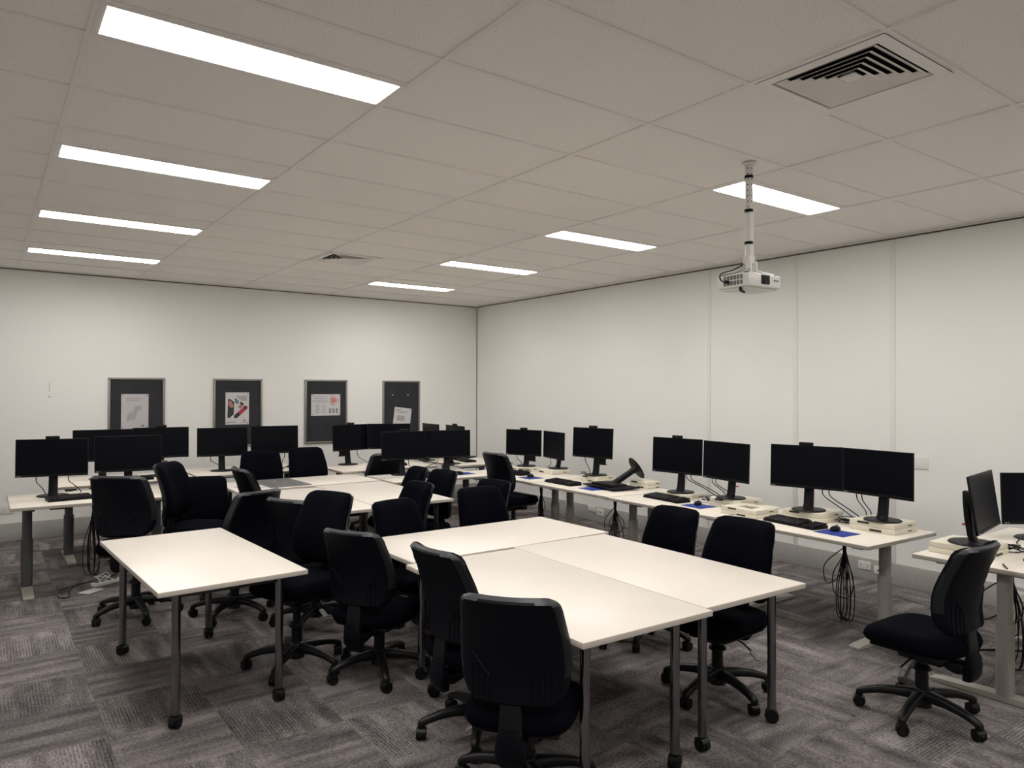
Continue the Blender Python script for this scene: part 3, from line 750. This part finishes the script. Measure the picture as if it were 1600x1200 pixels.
drop('second black cable from the left monitor of the nearest right-row desk', MON[0], 1.0, (5.405, 2.965, D+.004))
drop('black cable from the right monitor of the nearest right-row desk', MON[1], -1.5, (5.41, 2.87, D+.004))
drop('second black cable from the right monitor of the nearest right-row desk', MON[1], -1.15, (5.405, 2.83, D+.004))
drop('black cable from the left monitor of the second right-row desk', MON[2], 1.2, (5.47, 4.235, D+.004))
drop('second black cable from the left monitor of the second right-row desk', MON[2], .8, (5.46, 4.29, D+.004))
drop('black cable from the right monitor of the second right-row desk', MON[3], -1.55, (5.455, 4.185, D+.004))
drop('second black cable from the right monitor of the second right-row desk', MON[3], -1.2, (5.47, 4.12, D+.004))
drop('black cable behind the upright monitor beside the toppled one', MON[4], -1, (5.52, 6.10, D+.004))
drop('black cable behind the monitor at the far end of the right row', MON[5], -1, (5.58, 7.46, D+.004))
drop('black cable behind the turned-aside monitor', MON[6], -1.2, (5.60, 7.03, D+.004))
drop('black cable below the left monitor of the wide pair', MON[7], .6, (4.1, 7.55, .719))
drop('black cable below the right monitor of the wide pair', MON[8], -1, (4.15, 7.56, .719))
drop('black cable behind the monitor overlapping the third pin board', MON[9], 1, (4.0, 8.66, .749))
drop('black cable below the left monitor of the second pin board', MON[11], -1, (2.3, 8.95, .759))
drop('black cable below the right monitor beside the second pin board', MON[12], 1, (2.95, 8.80, .759))
drop('black cable below the left half of the leftmost monitor', MON[13], -1, (.45, 7.66, .754))
drop('black cable below the right half of the leftmost monitor', MON[13], 1, (.72, 7.62, .754))
drop('black cable behind the monitor cut by the right picture edge', MON[18], .5, (5.2, 1.80, .744))
drop('black cable inside the hollow of the far corner desk', MON[19], -1, (5.20, 8.55, .724))
def tangle(label, c, z, mat='cable', n=5, spread=.10, seed=1, r=.0035):
    rnd = random.Random(seed); mb = MB()
    for k in range(n):
        pts = []; a = rnd.uniform(0, 6.28)
        for j in range(7):
            a += rnd.uniform(.5, 1.5); rr = spread*rnd.uniform(.4, 1)
            pts.append((c[0]+rr*math.cos(a), c[1]+rr*math.sin(a)*1.2, z+r+rnd.uniform(0, .035)*(0 < j < 6)))
        mb.tube(pts, r, mat, n=5, smooth=5)
    o = mb.obj('cable_tangle'); tag(o, label, 'cable'); return o
tangle('tangle of black cables between the two monitors of the nearest right-row desk', (5.27, 2.895), D, seed=2, spread=.09)
tangle('tangle of black cables between the two monitors of the second right-row desk', (5.30, 4.205), D, seed=3, spread=.10)
tangle('loose white cables on the second right-row desk', (5.115, 4.19), D, 'whitecable', 4, .07, 4, .003)
tangle('coiled black cables on the farthest right-row desk', (5.27, 7.0), D, seed=5, spread=.09)
tangle('black cable tangle under the side-on monitor of the right-edge desk', (4.95, 1.78), .74, seed=6, spread=.11)
tangle('white cable coil under the side-on monitor of the right-edge desk', (5.0, 2.0), .74, 'whitecable', 4, .07, 7, .003)
tangle('black cable clutter on the desk of the wide monitor pair', (4.14, 7.33), .715, seed=8, spread=.10)
tangle('black plug and lead on the desk right of the second pin board', (2.97, 8.62), .755, n=2, seed=9, spread=.06)
tangle('thin black cables on the right-edge desk behind the lone chair', (4.75, 1.50), .74, n=3, seed=12, spread=.11)
def hang(label, c, ztop, zbot, n=6, spread=.10, seed=1, r=.004):
    rnd = random.Random(seed); mb = MB()
    for k in range(n):
        a = rnd.uniform(0, 6.28); ca, sa = math.cos(a), math.sin(a); rr = spread*rnd.uniform(.35, 1.1); lo = zbot+rnd.uniform(0, .5)*(ztop-zbot)*(k % 2)
        x, y = c; kn = ztop-(ztop-zbot)*.28
        pts = [(x-.02*ca, y-.02*sa, ztop), (x+.012*ca, y+.012*sa, kn), (x+rr*.8*ca, y+rr*.8*sa, (kn+lo)/2), (x+rr*.7*ca, y+rr*.7*sa, lo+.02), (x+.02*sa, y-.02*ca, lo), (x-rr*.5*ca, y-rr*.5*sa, lo+.06), (x-rr*.55*ca, y-rr*.55*sa, (kn+lo)/2), (x-.01*ca, y-.01*sa, kn), (x+.03*sa, y+.03*ca, ztop)]
        mb.tube(pts, r, 'cable', n=5, smooth=5)
    mb.tube([(c[0], c[1], ztop-(ztop-zbot)*.2), (c[0]+.03, c[1]+spread*1.6, ztop-(ztop-zbot)*.45), (c[0]+.02, c[1]+spread*1.3, zbot+(ztop-zbot)*.35), (c[0], c[1], ztop-(ztop-zbot)*.42), (c[0], c[1], ztop)], r, 'cable', n=5, smooth=6)
    o = mb.obj('cable_bundle'); tag(o, label, 'cable bundle', 'tied cable bundles hanging below the desks'); return o
hang('black cable bundle hanging to the floor under the nearest right-row desk', (5.13, 2.88), .674, .01, 8, .11, 3)
hang('black cable bundle hanging between the second and third right-row desks', (5.055, 5.20), .674, .03, 7, .11, 4)
hang('black cable bundle hanging beside the grey legs of the farthest right-row desk', (5.075, 6.40), .674, .05, 7, .055, 5)
hang('black cable bundle under the right-edge desk', (5.05, 1.78), .714, .02, 7, .12, 6)
hang('black cable bundle hanging behind the wrinkled chair at the front left desk', (.80, 7.46), .724, .03, 6, .10, 7)
o = MB().tube([(.98, 7.35, .03), (.80, 7.30, .012), (.55, 7.15, .008), (.50, 6.92, .006), (.57, 6.85, .006), (.60, 7.10, .01), (.70, 7.32, .01)], .0045, 'cable', n=6).obj('floor_cable'); tag(o, 'black cable looping on the carpet under the front left desk', 'cable')
o = MB().tube([(4.1, 1.9, .006), (4.4, 2.1, .007), (4.9, 2.2, .007), (5.3, 2.0, .007), (5.6, 1.7, .006)], .006, 'cable', n=6).obj('floor_cable'); tag(o, 'black cable on the carpet behind the lone chair', 'cable')
pbd = thing('power_board', 'white power board on the carpet under the front left desk', 'power board', (.88, 7.16, 0), R(25))
MB().box((0, 0, .016), (.26, .06, .032), 'white', .006).obj('case', pbd)
for k in range(4): MB().box((-.09+.055*k, 0, .0325), (.03, .03, .002), 'slot').obj('socket', pbd)
o = MB().box((0, 0, .001), (.16, .11, .002), 'paper').obj('paper_sheet', None, (.74, 6.98, 0), (0, 0, R(40))); tag(o, 'white paper scrap on the carpet by the power board', 'paper')
o = MB().box((0, 0, .0015), (.05, .05, .003), 'yellow').obj('sticky_note', None, (1.08, 7.02, 0), (0, 0, R(15))); tag(o, 'small yellow note on the carpet by the power board', 'note')
tangle('white leads tangled on the power board under the front left desk', (.86, 7.22), .034, 'whitecable', 3, .07, 11, .003)

# middle table objects
o = thing('desk_mat', 'grey felt mat lying on the far middle table', 'mat', (2.50, 7.52, TZ+.0003), R(2))
MB().box((0, 0, .004), (.42, .66, .008), 'greymat_edge', .002).obj('edge', o); MB().box((0, 0, .0048), (.395, .635, .008), 'greymat', .001).obj('felt', o)
for p in ((-.02, .10), (.05, -.02)): MB().cyl((p[0], p[1], .0085), (p[0], p[1], .0105), .009, 'white', n=12).obj('stud', o)
o = MB().box((0, 0, .001), (.22, .30, .002), 'paper2').obj('paper_sheet', None, (2.15, 7.36, TZ+.0003), (0, 0, R(8))); tag(o, 'pale paper sheet beside the grey felt mat', 'paper')
o = MB().box((0, 0, .001), (.21, .30, .002), 'paper').obj('paper_sheet', None, (3.66, 7.42, .7155), (0, 0, R(10))); tag(o, 'white paper sheet behind the wide monitor pair', 'paper')
o = MB().cyl((0, -.05, .004), (0, .05, .004), .004, 'plastic', n=10).cyl((0, .05, .004), (0, .062, .004), .004, 'plastic', r1=.001, n=10).obj('pen', None, (4.455, 1.60, .741), (0, 0, R(-60))); tag(o, 'dark pen on the right-edge desk behind the lone chair', 'pen')
lap = thing('laptop', 'closed-base black laptop on the far corner desk', 'laptop', (5.58, 8.82, .72), R(120))
MB().box((0, 0, .009), (.23, .33, .018), 'bezel', .004).obj('base', lap)
MB().box((.10, 0, .075), (.008, .33, .13), 'bezel', .003, Euler((0, R(30), 0))).obj('lid', lap)

# ------------------------------------------------------------------ wall fittings
BW_, BH_ = .62, .885
bf = MB()
for (x, z, w, h) in ((0, BH_/2-.012, BW_, .024), (0, -BH_/2+.012, BW_, .024), (-BW_/2+.012, 0, .024, BH_-.048), (BW_/2-.012, 0, .024, BH_-.048)): bf.box((x, -.012, z), (w, .024, h), 'alu', .003)
bfm = bf.mesh('frame'); bpm = MB().box((0, -.006, 0), (BW_-.045, .012, BH_-.045), 'boardgrey').mesh('felt_panel')
BX = (1.505, 2.695, 3.897, 5.072)
blab = ('first grey pin board from the left, holding a faded white notice', 'second grey pin board from the left, holding a poster with an arrow of photos', 'third grey pin board from the left, holding a landscape sheet with a red triangle', 'fourth grey pin board, holding a crooked white notice')
for x, lab in zip(BX, blab):
    t_ = thing('pin_board', lab, 'pin board', (x, YB-.001, 1.385), 0, 'grey framed pin boards on the back wall'); put(bfm, 'frame', t_); put(bpm, 'felt_panel', t_)
def flat(mb, poly, mat, lift=.0012):            # ink areas on a sheet in its x-z plane, facing -y
    mb.loft([[(x, -lift*.3, z) for x, z in poly], [(x, -lift, z) for x, z in poly]], mat)
def rectp(x0, z0, x1, z1): return [(x0, z0), (x1, z0), (x1, z1), (x0, z1)]
YP = YB-.0135
def sheet(label, c, size, roll=0, mat='paper', cat='poster'):
    t_ = thing('poster', label, cat, (c[0], YP, c[1]), 0, 'notices pinned to the boards'); t_.rotation_euler = (0, R(roll), 0)
    MB().box((0, -.0006, 0), (size[0], .0012, size[1]), mat).obj('sheet', t_)
    for sx_ in (-1, 1):
        for sz_ in (-1, 1): MB().cyl((sx_*(size[0]/2-.018), -.001, sz_*(size[1]/2-.018)), (sx_*(size[0]/2-.018), -.006, sz_*(size[1]/2-.018)), .008, 'greyplastic', n=10).obj('pin', t_)
    return t_
def ink(t_, polys, name='print'):
    mb = MB()
    for poly, mat, lift in polys: flat(mb, poly, mat, lift)
    o = mb.obj(name, t_, (0, -.0012, 0)); return o
def caps(x0, z0, x1, z1, w, n=10):              # slanted lozenge with round ends
    a = math.atan2(z1-z0, x1-x0); out = []
    for k in range(n+1): out.append((x1+w*math.cos(a-math.pi/2+math.pi*k/n), z1+w*math.sin(a-math.pi/2+math.pi*k/n)))
    for k in range(n+1): out.append((x0+w*math.cos(a+math.pi/2+math.pi*k/n), z0+w*math.sin(a+math.pi/2+math.pi*k/n)))
    return out
p1 = sheet('faded white notice on the first pin board', (1.483, 1.42), (.297, .42), 0, 'paper2')
ink(p1, [(rectp(-.10, .15, .08, .165), 'inkfaint', .001), (rectp(-.10, .125, .06, .14), 'inkfaint', .001)], 'text'); ink(p1, [([(-.09, -.12), (.0, -.10), (.03, .0), (.075, .02), (.06, .075), (.0, .06), (-.02, .0), (-.08, -.03)], 'inkfaint', .0008)], 'faded_drawing'); ink(p1, [(rectp(.07, -.185, .10, -.165), 'ink', .001)], 'emblem')
p2 = sheet('poster on the second pin board with three slanted photo shapes', (2.684, 1.441), (.298, .42))
pol = [(rectp(-.02+.02*k, .155-.017*k, .12, .163-.017*k), 'ink', .001) for k in range(4)]
pol += [([(-.125, -.11), (-.105, -.13), (-.045, -.075), (-.042, .085), (-.095, .125), (-.118, .12)], 'ink_dark', .001), (caps(-.095, .075, -.075, .035, .026), 'ink_skin', .0016), ([(-.035, .13), (-.02, .135), (.025, .09), (0, .055), (-.03, .075)], 'ink_teal', .001),
        (caps(-.015, -.10, .105, .01, .026), 'ink_red', .001), (caps(-.02, -.105, .01, -.08, .024), 'ink_dark', .0016), (caps(.035, .02, .06, .045, .022), 'ink_skin', .0016), (caps(.045, .07, .065, .055, .015), 'ink_dark', .0018), (caps(.095, .02, .105, .0, .013), 'ink_dark', .0018),
        (caps(.085, -.155, .095, -.155, .009), 'ink_red', .001), (rectp(.06, -.185, .12, -.178), 'ink', .001), (rectp(-.125, -.185, -.02, -.176), 'ink', .001)]
ink(p2, pol[:4]+pol[-2:], 'text'); ink(p2, [pol[4]], 'photo'); ink(p2, [pol[5]], 'portrait'); ink(p2, [pol[6]], 'photo'); ink(p2, pol[7:12], 'photo'); ink(p2, [pol[12]], 'emblem')
p3 = sheet('landscape sheet with a red rounded triangle on the third pin board', (3.889, 1.476), (.425, .30))
def tri(cx0, cz0, s_, rr, n=6):
    out = []
    for k in range(3):
        a = R(0+120*k); c0 = (cx0+s_*math.cos(a), cz0+s_*math.sin(a))
        for j in range(n+1):
            b2 = a-R(60)+R(120)*j/n; out.append((c0[0]+rr*math.cos(b2), c0[1]+rr*math.sin(b2)))
    return out
pol = [(tri(.115, .065, .042, .034), 'ink_red', .001), (tri(.115, .065, .038, .030), 'paper', .0014), (tri(.112, .065, .026, .026), 'ink_pink', .0018), (tri(.112, .065, .018, .016), 'ink_skin', .0022)]
for k in range(4): pol.append((rectp(-.19 if k != 2 else -.16, .115-.026*k, .02+.02*(k % 2), .121-.026*k), 'ink', .001))
pol.append((caps(-.185, .063, -.183, .063, .009), 'ink', .001))
for k in range(7):
    pol += [(rectp(-.185, -.005-.018*k, -.17, .001-.018*k), 'inkfaint', .001), (rectp(-.15, -.005-.018*k, -.085-.01*(k % 3), .001-.018*k), 'ink', .001), (rectp(-.06, -.005-.018*k, .005, .001-.018*k), 'inkfaint', .001)]
for k in range(3): pol.append((rectp(.045+.05*k, -.115, .080+.05*k, -.045), 'inkfaint', .001))
for k in range(9): pol.append((rectp(.047+.05*(k % 3), -.112+.022*(k//3), .072+.05*(k % 3), -.10+.022*(k//3)), 'ink', .0016))
ink(p3, pol[:4], 'emblem'); ink(p3, pol[4:-12], 'text'); ink(p3, pol[-12:], 'chart')
p4 = sheet('crooked white notice on the fourth pin board', (5.085, 1.272), (.285, .30), 7)
ink(p4, [(rectp(-.11, .112, -.03, .119), 'ink_dark', .001), (rectp(-.11, .092, .09, .098), 'ink', .001), (rectp(-.11, .074, .06, .080), 'ink', .001)], 'text'); ink(p4, [(rectp(-.09, -.05, .04, .03), 'inkfaint', .0006)], 'faded_drawing')
for x, lab in ((4.922, 'left loose white pin on the fourth pin board'), (5.177, 'right loose white pin on the fourth pin board')):
    t_ = MB().cyl((0, 0, 0), (0, -.012, 0), .007, 'white', n=12).obj('push_pin', None, (x, YP, 1.615)); tag(t_, lab, 'pin')
# wall plates and outlets
def plate(name, label, c, axis, size, kind):
    rz = R(90) if axis == 'x' else 0.0        # local -y faces the room
    t_ = thing(name, label, 'wall plate' if kind == 'blank' else 'power outlet', c, -rz if axis == 'x' else 0)
    MB().box((0, -.004, 0), (size[0], .008, size[1]), 'white', .003).obj('plate', t_)
    if kind == 'power':
        for s_ in (-1, 1):
            mb = MB()
            for (dx, dz, a) in ((-.008, .004, 20), (.008, .004, -20), (0, -.014, 0)): mb.box((s_*size[0]*.24+dx, -.0083, dz), (.0035, .001, .011), 'slot', 0, Euler((0, R(a), 0)))
            mb.obj('socket', t_)
            MB().box((s_*size[0]*.24+.012*s_, -.009, size[1]*.33), (.012, .004, .016), 'white', .001).obj('switch', t_)
    if kind == 'data':
        for s_ in (-1, 1): MB().box((s_*size[0]*.14, -.0083, 0), (.016, .001, .013), 'slot').obj('socket', t_)
    return t_
XO = XR-.018
plate('wall_plate', 'blank cream wall plate beside the nearest right-row monitor pair', (XR-.0005, 2.937, 1.08), 'x', (.125, .105), 'blank')
plate('power_outlet', 'double power outlet on the skirting under the nearest right-row desk', (XO, 3.412, .125), 'x', (.115, .075), 'power')
plate('power_outlet', 'data outlet on the skirting next to the nearest grey desk leg', (XO, 3.268, .105), 'x', (.118, .072), 'data')
plate('power_outlet', 'blank outlet on the skirting under the farthest right-row desk', (XO, 7.03, .155), 'x', (.14, .075), 'blank2')
plate('power_outlet', 'power outlet hanging low on the skirting under the farthest right-row desk', (XO, 6.87, .128), 'x', (.14, .095), 'data')
plate('power_outlet', 'small pale outlet on the skirting far along the right wall', (XO, 7.50, .15), 'x', (.09, .07), 'blank2')
plate('power_outlet', 'double power outlet on the skirting at the right picture edge', (XO, 2.215, .125), 'x', (.115, .075), 'power')
plate('power_outlet', 'double power outlet low on the back wall at the left picture edge', (.222, YB-.0005, .352), 'y', (.115, .095), 'power')
o = MB().box((.608, YB-.0006, 1.71), (.006, .0012, .10), 'mark').cyl((.608, YB, 1.60), (.608, YB-.0012, 1.60), .010, 'mark', n=10).obj('wall_scuff'); tag(o, 'faint scuff mark on the back wall left of the pin boards', 'mark')

# ------------------------------------------------------------------ camera, light, colour management
YAW, PIT, ROL, FPX = .6296, .009, .0028, 1133.8
fw = Vector((math.sin(YAW)*math.cos(PIT), math.cos(YAW)*math.cos(PIT), math.sin(PIT)))
rt = Vector((math.cos(YAW), -math.sin(YAW), 0)); up = rt.cross(fw)
c, s_ = math.cos(ROL), math.sin(ROL)
rt, up = c*rt+s_*up, -s_*rt+c*up
cam = bpy.data.cameras.new('camera'); co_ = bpy.data.objects.new('camera', cam); COL.objects.link(co_)
mw_ = Matrix((rt, up, -fw)).transposed().to_4x4(); mw_.translation = Vector((0, 0, 1.685)); co_.matrix_world = mw_
cam.sensor_fit = 'HORIZONTAL'; cam.sensor_width = 36; cam.lens = FPX/1600*36; cam.clip_start = .05; cam.clip_end = 60
SC.camera = co_
# the two ceiling strips of the same rows that hang behind the camera
for x in (OX+.6, OX+4.2):
    for yy in (OY-.15-1.8, OY-.15-3.6):
        if x < 2 and yy > 0: pass
        la = bpy.data.lights.new('strip_light', 'AREA'); la.shape = 'RECTANGLE'; la.size = 1.16; la.size_y = .27; la.energy = EM*3.1416*1.16*.27*.9; la.color = (1, .965, .925)
        lo = bpy.data.objects.new('strip_light', la); COL.objects.link(lo); lo.location = (x, yy, CEIL-.004)
w = bpy.data.worlds.new('world'); w.use_nodes = True; SC.world = w
w.node_tree.nodes['Background'].inputs[0].default_value = (.03, .03, .03, 1)
vs = SC.view_settings
SC.display_settings.display_device = 'sRGB'
vs.view_transform = 'Standard'; vs.look = 'None'; vs.exposure = 0.0; vs.gamma = 1.0; vs.use_curve_mapping = False
SC.cycles.use_denoising = True
SC.cycles.max_bounces = 10; SC.cycles.diffuse_bounces = 6; SC.cycles.glossy_bounces = 4
SC.cycles.sample_clamp_indirect = 6.0
